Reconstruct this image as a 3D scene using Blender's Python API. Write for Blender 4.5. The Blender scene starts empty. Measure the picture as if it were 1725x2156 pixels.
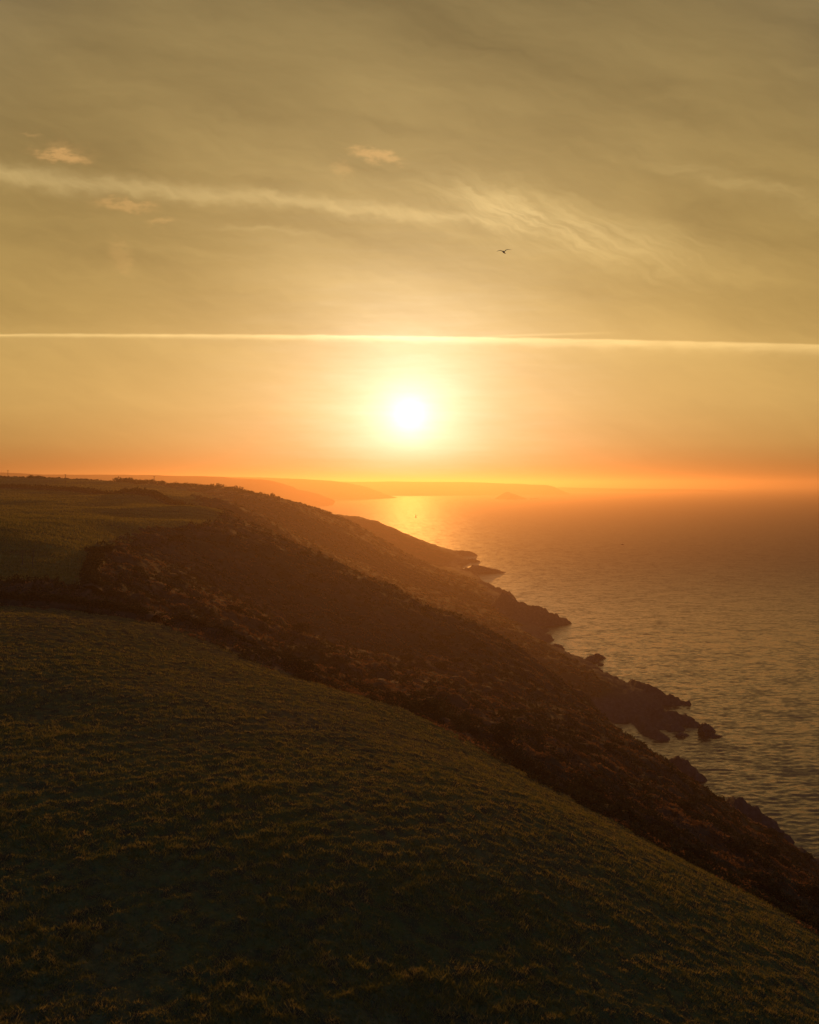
import bpy, math, random
import numpy as np

# ------------------------------------------------------------------ basics
scene = bpy.context.scene
COL = scene.collection
rng = np.random.default_rng(7)
random.seed(7)
F, CX, YH, H = 1867.0, 862.5, 1020.0, 120.0     # lens, axis and eye height used to survey the place

# ------------------------------------------------------------------ camera
cam_data = bpy.data.cameras.new("camera")
cam = bpy.data.objects.new("camera", cam_data)
COL.objects.link(cam)
cam.location = (0, 0, H)
cam.rotation_euler = (math.radians(90), 0, 0)
cam_data.sensor_fit = 'VERTICAL'
cam_data.sensor_height = 24.0
cam_data.lens = 24.0 * F / 2156.0
cam_data.shift_y = -(1078.0 - YH) / 2156.0
cam_data.clip_start = 0.5
cam_data.clip_end = 120000.0
scene.camera = cam

# ------------------------------------------------------------------ render / view
scene.render.engine = 'CYCLES'
scene.cycles.use_denoising = True
try:
    scene.cycles.denoiser = 'OPENIMAGEDENOISE'
except Exception:
    pass
scene.cycles.max_bounces = 3
scene.cycles.diffuse_bounces = 1
scene.cycles.glossy_bounces = 2
scene.cycles.transmission_bounces = 2
scene.cycles.volume_bounces = 0
scene.cycles.transparent_max_bounces = 6
vs = scene.view_settings
vs.view_transform = 'Standard'
vs.look = 'None'
vs.exposure = 0.0
vs.gamma = 1.0
vs.use_curve_mapping = False

# ------------------------------------------------------------------ sun
SUN_EL = math.radians(4.5)
SUN_DIR = (0.0, math.cos(SUN_EL), math.sin(SUN_EL))
sun_data = bpy.data.lights.new("sun", 'SUN')
sun_data.energy = 2.9
sun_data.angle = math.radians(0.6)
sun_data.color = (1.0, 0.42, 0.09)
sun = bpy.data.objects.new("sun", sun_data)
COL.objects.link(sun)
sun.location = (0, 300, 400)
sun.rotation_euler = (math.radians(90) - SUN_EL, 0, math.radians(180))

# ------------------------------------------------------------------ world
world = bpy.data.worlds.new("World")
scene.world = world
world.use_nodes = True
wt = world.node_tree
wt.nodes.clear()


class NB:
    """tiny expression builder for shader math"""
    def __init__(self, tree):
        self.t = tree

    def node(self, kind, **kw):
        n = self.t.nodes.new(kind)
        for k, v in kw.items():
            setattr(n, k, v)
        return n

    def put(self, sock, v):
        if isinstance(v, (int, float)):
            sock.default_value = v
        elif isinstance(v, (tuple, list)):
            sock.default_value = tuple(v) if len(sock.default_value) == len(v) else tuple(v) + (1.0,)
        else:
            self.t.links.new(v, sock)

    def m(self, op, a, b=None, c=None, clamp=False):
        n = self.node('ShaderNodeMath', operation=op, use_clamp=clamp)
        self.put(n.inputs[0], a)
        if b is not None:
            self.put(n.inputs[1], b)
        if c is not None:
            self.put(n.inputs[2], c)
        return n.outputs[0]

    def add(self, a, b): return self.m('ADD', a, b)
    def sub(self, a, b): return self.m('SUBTRACT', a, b)
    def mul(self, a, b): return self.m('MULTIPLY', a, b)
    def div(self, a, b): return self.m('DIVIDE', a, b)
    def exp(self, a): return self.m('EXPONENT', a)

    def smooth(self, x, a, b, lo=0.0, hi=1.0):
        n = self.node('ShaderNodeMapRange', interpolation_type='SMOOTHSTEP')
        self.put(n.inputs[0], x)
        for i, v in enumerate((a, b, lo, hi)):
            self.put(n.inputs[i + 1], v)
        return n.outputs[0]

    def vec(self, x, y, z=0.0):
        n = self.node('ShaderNodeCombineXYZ')
        for i, v in enumerate((x, y, z)):
            self.put(n.inputs[i], v)
        return n.outputs[0]

    def noise(self, v, scale=1.0, detail=4.0, rough=0.55, dist=0.0, dims='3D', out=0):
        n = self.node('ShaderNodeTexNoise', noise_dimensions=dims)
        self.put(n.inputs['Vector'], v)
        n.inputs['Scale'].default_value = scale
        n.inputs['Detail'].default_value = detail
        n.inputs['Roughness'].default_value = rough
        n.inputs['Distortion'].default_value = dist
        return n.outputs[out]

    def ramp(self, x, stops):
        n = self.node('ShaderNodeValToRGB')
        els = n.color_ramp.elements
        while len(els) < len(stops):
            els.new(0.5)
        for e, (p, c) in zip(els, stops):
            e.position = p
            e.color = (*c, 1.0) if len(c) == 3 else c
        self.put(n.inputs[0], x)
        return n.outputs[0]

    def mix(self, f, a, b, mode='MIX'):
        n = self.node('ShaderNodeMix', data_type='RGBA', blend_type=mode)
        n.clamp_result = False
        self.put(n.inputs[0], f)
        self.put(n.inputs[6], a)
        self.put(n.inputs[7], b)
        return n.outputs[2]

    def scale(self, col, k):
        n = self.node('ShaderNodeVectorMath', operation='SCALE')
        self.put(n.inputs[0], col)
        self.put(n.inputs[3], k)
        return n.outputs[0]

    def vadd(self, a, b):
        n = self.node('ShaderNodeVectorMath', operation='ADD')
        self.put(n.inputs[0], a)
        self.put(n.inputs[1], b)
        return n.outputs[0]

    def vmul(self, a, b):
        n = self.node('ShaderNodeVectorMath', operation='MULTIPLY')
        self.put(n.inputs[0], a)
        self.put(n.inputs[1], b)
        return n.outputs[0]


w = NB(wt)
tc = w.node('ShaderNodeTexCoord')
nrm = w.node('ShaderNodeVectorMath', operation='NORMALIZE')
wt.links.new(tc.outputs['Generated'], nrm.inputs[0])
sep = w.node('ShaderNodeSeparateXYZ')
wt.links.new(nrm.outputs[0], sep.inputs[0])
dx, dy, dz = sep.outputs
up = w.m('MAXIMUM', dz, 0.0)
dotn = w.node('ShaderNodeVectorMath', operation='DOT_PRODUCT')
wt.links.new(nrm.outputs[0], dotn.inputs[0])
dotn.inputs[1].default_value = SUN_DIR
cosS = w.m('MINIMUM', dotn.outputs['Value'], 1.0)
theta = w.mul(w.m('ARCCOSINE', cosS), 180.0 / math.pi)          # degrees from the sun

# clear evening air behind everything
sky = w.node('ShaderNodeTexSky', sky_type='NISHITA')
sky.sun_disc = False
sky.sun_elevation = SUN_EL
sky.sun_rotation = 0.0
sky.air_density = 1.6
sky.dust_density = 6.0
sky.ozone_density = 1.0
clear = w.vmul(w.scale(sky.outputs[0], 0.15), (0.36, 0.90, 2.10))

# high thin veil of cirrus that takes the evening light: by height, and by distance from the sun
SKY_STOPS = [
    (0.000, (0.25, 0.100, 0.022)), (0.020, (0.37, 0.170, 0.040)), (0.045, (0.50, 0.285, 0.074)), (0.085, (0.59, 0.366, 0.104)),
    (0.145, (0.57, 0.362, 0.104)), (0.185, (0.48, 0.308, 0.087)), (0.26, (0.40, 0.264, 0.078)),
    (0.34, (0.332, 0.224, 0.072)), (0.48, (0.266, 0.187, 0.068)), (0.75, (0.14, 0.12, 0.070)), (1.0, (0.10, 0.10, 0.075))]
veil_h = w.ramp(up, SKY_STOPS)
side = w.ramp(w.m('MULTIPLY_ADD', cosS, 0.5, 0.5),
              [(0.0, (.10,) * 3), (0.5, (.16,) * 3), (0.80, (.40,) * 3), (0.90, (.72,) * 3), (0.945, (.90,) * 3), (1.0, (1.0,) * 3)])
veil = w.vmul(veil_h, side)

# direction coordinates for the cloud streets (tangent plane towards the sunset)
hor = w.m('SQRT', w.add(w.mul(dx, dx), w.mul(dy, dy)))
fy = w.m('MAXIMUM', dy, 0.2)
px = w.m('MULTIPLY_ADD', w.div(dx, fy), F, CX)
py = w.m('MULTIPLY_ADD', w.div(dz, fy), -F, YH)
# soft warp so that nothing runs dead straight
warp = w.noise(w.vec(w.mul(px, 0.004), w.mul(py, 0.008)), 1.0, 2.0, 0.5, 0, '2D')
warp2 = w.noise(w.vec(w.m('MULTIPLY_ADD', px, 0.02, 31.0), w.mul(py, 0.035)), 1.0, 2.0, 0.55, 0, '2D')
pw = w.add(py, w.add(w.mul(w.sub(warp, 0.5), 60.0), w.mul(w.sub(warp2, 0.5), 26.0)))


def rot(ax, ay, deg, cx=0.0, cy=0.0):
    c, s = math.cos(math.radians(deg)), math.sin(math.radians(deg))
    x = w.sub(ax, cx)
    y = w.sub(ay, cy)
    return (w.add(w.mul(x, c), w.mul(y, s)), w.sub(w.mul(y, c), w.mul(x, s)))


# broad streaks sloping down to the right
a1, b1 = rot(px, pw, 19)
n1 = w.noise(w.vec(w.mul(a1, 0.0015), w.mul(b1, 0.0055)), 1.0, 4.0, 0.5, 0.15, '2D')
a2, b2 = rot(px, pw, 6)
n2 = w.noise(w.vec(w.m('MULTIPLY_ADD', a2, 0.0022, 17.0), w.mul(b2, 0.021)), 1.0, 4.0, 0.6, 0.0, '2D')
a3, b3 = rot(px, pw, 27)
n3 = w.noise(w.vec(w.m('MULTIPLY_ADD', a3, 0.006, 43.0), w.mul(b3, 0.055)), 1.0, 4.0, 0.65, 0.0, '2D')
high = w.smooth(py, 900.0, 420.0)
streak = w.add(w.add(w.mul(w.sub(n1, 0.5), 0.62), w.mul(w.sub(n2, 0.5), 0.24)), w.mul(w.sub(n3, 0.5), 0.10))
streak = w.mul(streak, w.m('MULTIPLY_ADD', high, 0.55, 0.45))


def gauss(d, s):
    q = w.div(d, s)
    return w.exp(w.mul(w.mul(q, q), -1.0))


# long cirrus band from the left edge into the plume
bc = w.m('MULTIPLY_ADD', px, 0.098, 366.0)
bd = w.sub(w.add(py, w.add(w.mul(w.sub(warp, 0.5), 34.0), w.mul(w.sub(warp2, 0.5), 22.0))), bc)
band = w.mul(gauss(bd, w.smooth(px, 0.0, 900.0, 21.0, 14.0)), w.smooth(px, 1250.0, 880.0))
band = w.mul(band, w.m('MULTIPLY_ADD', n3, 0.8, 0.55))
# feathered plume
pa, pb = rot(px, pw, 13, 1190.0, 478.0)
plume = w.mul(gauss(pa, 260.0), gauss(pb, 58.0))
plume = w.mul(plume, w.smooth(n3, 0.20, 0.75, 0.55, 1.25))
qa, qb = rot(px, pw, 20, 1060.0, 432.0)
plume2 = w.mul(w.mul(gauss(qa, 130.0), gauss(qb, 26.0)), w.smooth(n3, 0.3, 0.65, 0.2, 1.2))
ra, rb = rot(px, pw, 17, 1600.0, 400.0)
plume3 = w.mul(w.mul(gauss(ra, 240.0), gauss(rb, 24.0)), w.smooth(n2, 0.25, 0.65, 0.3, 1.0))
sa, sb = rot(px, pw, 8, 560.0, 488.0)
thin = w.mul(w.mul(gauss(sa, 130.0), gauss(sb, 6.0)), 0.6)
cirrus = w.add(w.add(w.mul(band, 0.50), w.mul(plume, 0.50)), w.add(w.mul(plume2, 0.34), w.add(w.mul(plume3, 0.24), w.mul(thin, 0.28))))

# the sharp contrail across the whole view
t_ = w.div(w.sub(px, CX), 862.0)
tcl = w.m('MINIMUM', w.m('MAXIMUM', t_, -3.0), 3.0)
cc = w.add(w.m('MULTIPLY_ADD', tcl, 11.0, 709.5), w.mul(w.mul(tcl, tcl), 6.5))
cd = w.sub(w.add(py, w.mul(w.sub(warp2, 0.5), 3.0)), cc)
lower = w.m('MAXIMUM', cd, 0.0)
cwid = w.mul(w.smooth(t_, -1.1, 1.1, 3.6, 16.0), w.m('MULTIPLY_ADD', warp2, 1.0, 0.5))
cq = w.div(lower, cwid)
trail = w.mul(w.exp(w.mul(w.mul(cq, cq), -1.0)), w.smooth(cd, -4.0, 0.5))
trail = w.mul(w.mul(trail, w.smooth(t_, -1.1, 1.1, 0.62, 0.46)), w.m('MULTIPLY_ADD', w.noise(w.vec(w.mul(px, 0.011), w.mul(py, 0.09)), 1.0, 3.0, 0.6, 0, '2D'), 0.9, 0.55))
soft = w.mul(w.mul(w.exp(w.div(lower, -26.0)), w.smooth(cd, -3.0, 4.0)), 0.10)
c2 = w.m('MULTIPLY_ADD', w.sub(px, 1100.0), -0.028, 706.0)
trail2 = w.mul(w.mul(gauss(w.sub(py, c2), 2.6), w.mul(w.smooth(px, 980.0, 1080.0), w.smooth(px, 1330.0, 1180.0))), 0.20)
trail = w.add(trail, w.add(soft, trail2))


# small low puffs that glow pink
def puff(cx, cy, sx, sy, deg, amp):
    a, b = rot(px, w.add(py, w.mul(w.sub(warp2, 0.5), 40.0)), deg, cx, cy)
    g = w.mul(gauss(a, sx), gauss(b, sy))
    return w.mul(w.smooth(w.mul(g, w.m('MULTIPLY_ADD', pn, 2.4, -0.15)), 0.12, 1.05), amp)


pn = w.noise(w.vec(w.mul(px, 0.035), w.mul(py, 0.085)), 1.0, 4.0, 0.62, 0, '2D')
puffs = None
for args in [(128, 330, 62, 15, 8, .62), (150, 318, 60, 22, 10, .16), (790, 327, 56, 14, 12, .55), (720, 357, 26, 18, 20, .22), (262, 432, 66, 15, 6, .42),
             (338, 469, 30, 10, -8, .30), (255, 540, 26, 46, -18, .16), (66, 283, 22, 4, 8, .22)]:
    p = puff(*args)
    puffs = p if puffs is None else w.add(puffs, p)

# glow of the low sun in the veil
hs = w.noise(w.vec(w.m('MULTIPLY_ADD', px, 0.006, 61.0), w.mul(py, 0.06)), 1.0, 3.0, 0.6, 0, '2D')
tw = w.mul(theta, w.m('MULTIPLY_ADD', hs, -0.42, 1.21))
g1 = w.mul(w.exp(w.mul(w.m('POWER', w.div(tw, 1.1), 2.0), -1.0)), 0.4)
g2 = w.mul(w.exp(w.div(tw, -2.9)), 0.98)
g3 = w.mul(w.exp(w.div(theta, -8.0)), 0.72)
glow = w.vadd(w.vadd(w.scale((1.0, 0.92, 0.75), g1), w.scale((0.95, 0.95, 0.92), g2)), w.scale((0.86, 0.70, 0.39), g3))

bright = w.add(w.add(1.0, streak), w.mul(w.add(cirrus, trail), 0.62))
col = w.scale(veil, bright)
col = w.vadd(col, w.vmul(w.vmul(side, w.scale((0.42, 0.195, 0.066), puffs)), (1, 1, 1)))
col = w.vadd(col, w.vmul(side, w.scale((0.17, 0.14, 0.085), w.add(cirrus, trail))))
glow = w.scale(glow, w.smooth(up, -0.01, 0.055, 0.45, 1.0))                # the lowest air is thick
col = w.vadd(col, w.scale(glow, w.m('MULTIPLY_ADD', w.add(streak, trail), 0.8, 1.0)))
openness = w.node('ShaderNodeVectorMath', operation='SUBTRACT')
openness.inputs[0].default_value = (1, 1, 1)
wt.links.new(side, openness.inputs[1])
col = w.vadd(col, w.vmul(clear, w.vmul(openness.outputs[0], openness.outputs[0])))
bg = w.node('ShaderNodeBackground')
wt.links.new(col, bg.inputs['Color'])
bg.inputs['Strength'].default_value = 1.0
wo = w.node('ShaderNodeOutputWorld')
wt.links.new(bg.outputs[0], wo.inputs['Surface'])
world.cycles.sampling_method = 'NONE'


# ------------------------------------------------------------------ helpers
def tag(o, label=None, cat=None, group=None, kind=None):
    if label: o['label'] = label
    if cat: o['category'] = cat
    if group: o['group'] = group
    if kind: o['kind'] = kind
    return o


def mesh_np(name, verts, faces, mat=None, parent=None, smooth=False, attrs=None):
    """verts (n,3); faces (m,3) or (m,4)"""
    verts = np.asarray(verts, dtype=np.float32)
    faces = np.asarray(faces, dtype=np.int32)
    k = faces.shape[1]
    me = bpy.data.meshes.new(name)
    me.vertices.add(len(verts))
    me.vertices.foreach_set('co', verts.ravel())
    me.loops.add(faces.size)
    me.loops.foreach_set('vertex_index', faces.ravel())
    me.polygons.add(len(faces))
    me.polygons.foreach_set('loop_start', np.arange(0, faces.size, k, dtype=np.int32))
    me.polygons.foreach_set('loop_total', np.full(len(faces), k, dtype=np.int32))
    me.polygons.foreach_set('use_smooth', np.full(len(faces), bool(smooth)))
    if attrs:
        for an, av in attrs.items():
            at = me.attributes.new(an, 'FLOAT', 'POINT')
            at.data.foreach_set('value', np.asarray(av, dtype=np.float32))
    me.update()
    me.validate()
    if mat: me.materials.append(mat)
    o = bpy.data.objects.new(name, me)
    COL.objects.link(o)
    if parent: o.parent = parent
    return o


def material(name, build):
    m = bpy.data.materials.new(name)
    m.use_nodes = True
    t = m.node_tree
    t.nodes.clear()
    nb = NB(t)
    out = nb.node('ShaderNodeOutputMaterial')
    build(nb, out)
    return m


def principled(nb, out, color, rough=0.9, spec=0.2, bump=None, bump_d=0.1, **kw):
    p = nb.node('ShaderNodeBsdfPrincipled')
    nb.put(p.inputs['Base Color'], color)
    nb.put(p.inputs['Roughness'], rough)
    p.inputs['Specular IOR Level'].default_value = spec
    for k, v in kw.items():
        nb.put(p.inputs[k], v)
    if bump is not None:
        b = nb.node('ShaderNodeBump')
        nb.put(b.inputs['Height'], bump)
        b.inputs['Distance'].default_value = bump_d
        b.inputs['Strength'].default_value = 1.0
        nb.t.links.new(b.outputs[0], p.inputs['Normal'])
    nb.t.links.new(p.outputs[0], out.inputs['Surface'])
    return p


def gpos(nb):
    g = nb.node('ShaderNodeNewGeometry')
    return g.outputs['Position']


# 2-D gradient noise, vectorised
_perm = np.random.default_rng(3).permutation(4096)
_gang = np.random.default_rng(4).random(4096) * 2 * np.pi
_gx, _gy = np.cos(_gang), np.sin(_gang)


def perlin(x, y):
    xi = np.floor(x).astype(np.int64)
    yi = np.floor(y).astype(np.int64)
    xf, yf = x - xi, y - yi

    def g(ix, iy, fx, fy_):
        h = _perm[(_perm[ix & 4095] + iy) & 4095]
        return _gx[h] * fx + _gy[h] * fy_
    u = xf * xf * xf * (xf * (xf * 6 - 15) + 10)
    v = yf * yf * yf * (yf * (yf * 6 - 15) + 10)
    n00, n10 = g(xi, yi, xf, yf), g(xi + 1, yi, xf - 1, yf)
    n01, n11 = g(xi, yi + 1, xf, yf - 1), g(xi + 1, yi + 1, xf - 1, yf - 1)
    a = n00 + u * (n10 - n00)
    b = n01 + u * (n11 - n01)
    return (a + v * (b - a)) * 1.5


def fbm(x, y, octv=4, gain=0.5, ridged=False):
    s = np.zeros_like(x)
    a = 1.0
    tot = 0.0
    for i in range(octv):
        n = perlin(x + 17.3 * i, y - 9.1 * i)
        if ridged: n = 1.0 - 2.0 * np.abs(n)
        s += a * n
        tot += a
        a *= gain
        x, y = x * 2.03, y * 2.03
    return s / tot


def P(ax, ay, Y):
    """survey: a sight line from the eye and a distance give a point of the place"""
    return ((ax - CX) / F * Y, Y, H - (ay - YH) / F * Y)


def S(ax, ay):
    Y = H * F / (ay - YH)
    return ((ax - CX) / F * Y, Y, 0.0)


def inside(poly, x, y):
    poly = np.asarray(poly, float)
    r = np.zeros(x.shape, bool)
    n = len(poly)
    for i in range(n):
        x1, y1 = poly[i][:2]
        x2, y2 = poly[(i + 1) % n][:2]
        if y1 == y2: continue
        c = ((y1 > y) != (y2 > y)) & (x < (x2 - x1) * (y - y1) / (y2 - y1) + x1)
        r ^= c
    return r


def poly_dist(pts, x, y, closed=False):
    """distance to a polyline and the arc parameter of the nearest point"""
    best = np.full(x.shape, 1e9)
    par = np.zeros(x.shape)
    n = len(pts)
    for i in range(n if closed else n - 1):
        ax, ay = pts[i][:2]
        bx, by = pts[(i + 1) % n][:2]
        ux, uy = bx - ax, by - ay
        L = ux * ux + uy * uy + 1e-9
        t = np.clip(((x - ax) * ux + (y - ay) * uy) / L, 0, 1)
        d = np.hypot(x - ax - t * ux, y - ay - t * uy)
        k = d < best
        best = np.where(k, d, best)
        par = np.where(k, i + t, par)
    return best, par


# ------------------------------------------------------------------ the lie of the land
FIELD_EDGE = [P(*a) for a in [(-160, 1262, 170), (0, 1275, 165), (200, 1292, 159), (380, 1322, 152), (600, 1420, 140), (850, 1492, 130), (980, 1556, 122),
                              (1100, 1625, 116), (1250, 1708, 110), (1400, 1790, 104), (1560, 1873, 97), (1725, 1962, 90)]]
CTRL = list(FIELD_EDGE)
CTRL += [(-20, 8, 97.5), (0, 8, 93.5), (28, 8, 82), (55, 8, 70), (-60, 8, 101), (52, 60, 71), (66, 90, 60), (-60, 60, 101), (-70, 90, 102.5)]
CTRL += [P(*a) for a in [
    (0, 2156, 39.8), (862, 2156, 43.4), (1300, 2156, 49), (1725, 2156, 59),
    (0, 1800, 55), (600, 1800, 58.5), (862, 1800, 61), (1100, 1800, 67), (1400, 1950, 66),
    (0, 1500, 86), (400, 1500, 90), (300, 1650, 69), (862, 1650, 77), (600, 1560, 86), (1100, 1700, 80),
    # behind the hedge: combe and lower pasture
    (0, 1205, 205), (200, 1222, 195), (0, 1110, 270), (200, 1160, 245), (300, 1112, 330), (470, 1076, 460), (435, 1105, 370),
    (0, 1085, 340), (0, 1072, 415), (150, 1088, 350), (150, 1073, 430), (250, 1090, 390), (250, 1068, 480), (350, 1087, 420), (400, 1073, 500), (-120, 1073, 410), (0, 1060, 490), (0, 1026, 850), (250, 1045, 650), (138, 1022, 840), (100, 1007, 960), (250, 1015, 960), (-120, 1004, 960), (400, 1033, 860),
    (450, 1042, 830), (520, 1052, 830), (575, 1056, 840), (500, 1066, 600), (-120, 1110, 270), (-120, 1208, 205), (-120, 1058, 500), (350, 1058, 560), (400, 1050, 720),
    # crest of the near spur
    (692, 1080, 980), (640, 1070, 900), (760, 1108, 1000), (840, 1156, 1030), (912, 1192, 1080),
    # the scrub slope
    (692, 1150, 760), (692, 1250, 540), (692, 1350, 270), (500, 1302, 205), (500, 1200, 320), (500, 1122, 480), (600, 1390, 178),
    (862, 1450, 185), (862, 1400, 262), (862, 1305, 540), (862, 1222, 790), (862, 1182, 980), (780, 1220, 640),
    (1100, 1557, 160), (1100, 1455, 270), (1100, 1382, 420), (1100, 1332, 600), (1000, 1290, 690), (1000, 1250, 840), (960, 1215, 985),
    (1250, 1652, 150), (1250, 1550, 240), (1250, 1458, 400), (1282, 1502, 395), (1400, 1704, 155), (1400, 1620, 230), (1390, 1590, 325),
    (1550, 1805, 140), (1550, 1738, 230), (1700, 1912, 130), (1720, 1862, 205)]]
# beyond: spur two and the plateau
CTRL += [P(*a) for a in [(728, 1085, 1500), (788, 1096, 1500), (848, 1121, 1510), (912, 1147, 1520), (640, 1082, 1500)]]
CTRL += [(-40, 1160, 20), (-90, 1170, 44), (10, 1190, 9), (-60, 1270, 18), (0, 1290, 10), (-150, 1250, 56), (-250, 1250, 90), (-330, 1150, 108), (-500, 1500, 104), (-600, 800, 126), (-160, 1750, 20), (-300, 1800, 50), (-500, 1900, 80), (-1200, 2500, 105), (-1200, 1500, 115),
         (-600, 300, 112), (-400, 100, 108), (-300, -200, 108), (0, -250, 85), (-700, 2500, 70), (120, -200, 8), (160, 0, 4), (150, 120, 8)]
# sea-level coast, walked from far to near (the open water side is +X)
COAST = [S(*a) for a in [(985, 1166), (968, 1176), (990, 1184), (972, 1193), (975, 1203), (1000, 1211), (1008, 1221), (1040, 1241), (1066, 1256), (1074, 1266),
                         (1066, 1277), (1090, 1300), (1130, 1322), (1150, 1330), (1158, 1347), (1148, 1358), (1168, 1380), (1205, 1387), (1250, 1412), (1285, 1428),
                         (1322, 1446), (1350, 1462), (1385, 1483), (1392, 1497), (1385, 1512), (1335, 1520), (1278, 1524), (1284, 1544), (1296, 1562), (1326, 1582), (1352, 1592),
                         (1384, 1614), (1428, 1640), (1440, 1656), (1446, 1676), (1476, 1692), (1502, 1708), (1522, 1720), (1574, 1736), (1618, 1756), (1645, 1780), (1672, 1802), (1698, 1812), (1730, 1816)]]
COAST = [(-520, 2600), (-330, 2000), (-120, 1720), (20, 1600), (80, 1560)] + [c[:2] for c in COAST] + [(136, 250), (146, 160), (160, 40), (160, -300)]
LAND = COAST + [(-9000, -300), (-9000, 2600)]
CTRL += [(c[0], c[1], 3.0) for i, c in enumerate(COAST) if i % 3 == 1 and 60 < c[1] < 2300]

cx_ = np.array(CTRL)


def tps_fit(pts, lam=6.0):
    n = len(pts)
    xy = pts[:, :2] / 100.0
    d = np.hypot(xy[:, None, 0] - xy[None, :, 0], xy[:, None, 1] - xy[None, :, 1])
    K = np.where(d > 0, d * d * np.log(d + 1e-12), 0.0) + np.eye(n) * lam * 1e-3
    A = np.zeros((n + 3, n + 3))
    A[:n, :n] = K
    A[:n, n] = 1
    A[:n, n + 1:] = xy
    A[n:, :n] = A[:n, n:].T
    return np.linalg.solve(A, np.concatenate([pts[:, 2], np.zeros(3)])), xy


_w, _xy = tps_fit(cx_)


def tps(x, y):
    out = np.empty(x.shape)
    fx, fy_ = x.ravel() / 100.0, y.ravel() / 100.0
    o = out.ravel()
    n = len(_xy)
    for s in range(0, len(fx), 60000):
        e = min(len(fx), s + 60000)
        r2 = (fx[s:e, None] - _xy[None, :, 0]) ** 2 + (fy_[s:e, None] - _xy[None, :, 1]) ** 2
        K = 0.5 * r2 * np.log(r2 + 1e-12)
        o[s:e] = K @ _w[:n] + _w[n] + _w[n + 1] * fx[s:e] + _w[n + 2] * fy_[s:e]
    return o.reshape(x.shape)


# rocky fingers that run out into the water: crest line, half width, height falls to the sides
RIDGES = [
    ([P(1060, 1250, 800), P(1094, 1271, 770), P(1130, 1279, 765), P(1160, 1290, 762), P(1194, 1307, 765)], 1.15),
    ([P(1010, 1225, 1000), P(1045, 1238, 960), P(1074, 1250, 930)], 1.1),
    ([P(1330, 1437, 520), P(1362, 1446, 500), P(1406, 1468, 487), P(1444, 1481, 484)], 0.95),
    ([P(1370, 1500, 452), P(1410, 1503, 448), P(1440, 1511, 446), P(1466, 1528, 440)], 0.9),
    ([P(1340, 1512, 450), P(1370, 1534, 428), P(1398, 1556, 417)], 0.8),
    ([P(1360, 1515, 445), P(1405, 1526, 437), P(1430, 1534, 434)], 0.8),
    ([P(1420, 1600, 375), P(1450, 1618, 366), P(1478, 1640, 360)], 0.9),
    ([P(1540, 1690, 325), P(1556, 1690, 318), P(1586, 1708, 315), P(1620, 1737, 306), P(1655, 1766, 299)], 1.0),
    ([P(960, 1160, 1500), P(985, 1162, 1500), P(1000, 1166, 1500)], 0.8),
]


def height(x, y, detail=True):
    base = tps(x, y)
    d, _ = poly_dist(COAST, x, y)
    land = inside(LAND, x, y)
    jag = fbm(x / 26.0, y / 26.0, 4) * 10.0 + fbm(x / 7.0, y / 7.0, 3, 0.6) * 4.0
    sd = np.where(land, d, -d) + (jag if detail else 0.0)
    cliff = np.where(sd > 0, 3.0 * (1 - np.exp(-np.maximum(sd, 0) / 3.0)) + 0.48 * np.maximum(sd, 0) + 0.007 * np.maximum(sd, 0) ** 2, 0.6 * sd)
    k = 1.6
    z = -k * np.logaddexp(-np.maximum(base, 2.5) / k, -cliff / k)
    z = np.maximum(z, -4.0)
    rocky = np.clip(1.0 - (sd - 6.0) / 26.0, 0, 1) * np.clip(1.0 - (z - 14) / 16.0, 0, 1)
    for crest, slope in RIDGES:
        c = np.array(crest)
        rd, par = poly_dist(crest, x, y)
        near = rd < 60
        cz = np.interp(par, np.arange(len(c)), c[:, 2])
        if detail:
            rd = np.maximum(rd + fbm(x / 5.0 + 3, y / 5.0, 3, 0.6) * 2.2, 0)
        rz = cz + 0.5 - slope * np.maximum(rd - 1.0, 0)
        rz = np.where(near, rz, -9)
        up_ = rz > z
        z = np.where(up_, rz, z)
        rocky = np.where(up_ & near, 1.0, rocky)
    fld = inside(NEAR_FIELD, x, y)
    if detail:
        r = fbm(x / 9.0, y / 9.0, 5, 0.58, True) * 2.2 + fbm(x / 2.6, y / 2.6, 3, 0.6) * 1.3
        z = z + rocky * r * np.clip((z + 3) / 4, 0.2, 1)
    return z, rocky, sd


NEAR_FIELD = [f[:2] for f in FIELD_EDGE] + [(60, 30), (60, -60), (-178, -60), (-178, 172)]
PASTURE = [P(*a)[:2] for a in [(-160, 1005, 965), (100, 1007, 960), (250, 1015, 960), (340, 1030, 890), (480, 1052, 800), (400, 1060, 620), (462, 1075, 462), (470, 1085, 440),
                               (432, 1106, 370), (300, 1113, 330), (250, 1130, 290), (200, 1160, 250), (186, 1240, 188), (-160, 1222, 190)]]

# ------------------------------------------------------------------ terrain fan
rows = [14.0]
while rows[-1] < 2600:
    Y = rows[-1]
    rows.append(Y + (0.24 if Y < 60 else 0.0040 * Y if Y < 150 else 0.0062 * Y))
rows = np.array(rows)
cols = np.linspace(-0.60, 0.60, 600)
GU, GY = np.meshgrid(cols, rows)
GX = GU * GY
GZ, ROCK, SD = height(GX, GY)
jx = fbm(GX / 6.0, GY / 6.0 + 40, 4, 0.6) * 2.0
FIELD = inside(NEAR_FIELD, GX + jx, GY + jx)
PAST = inside(PASTURE, GX + jx * 3, GY + jx * 3) & ~FIELD
fed, _ = poly_dist(FIELD_EDGE, GX, GY)
fin = np.clip(fed / 3.0, 0, 1)
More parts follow.
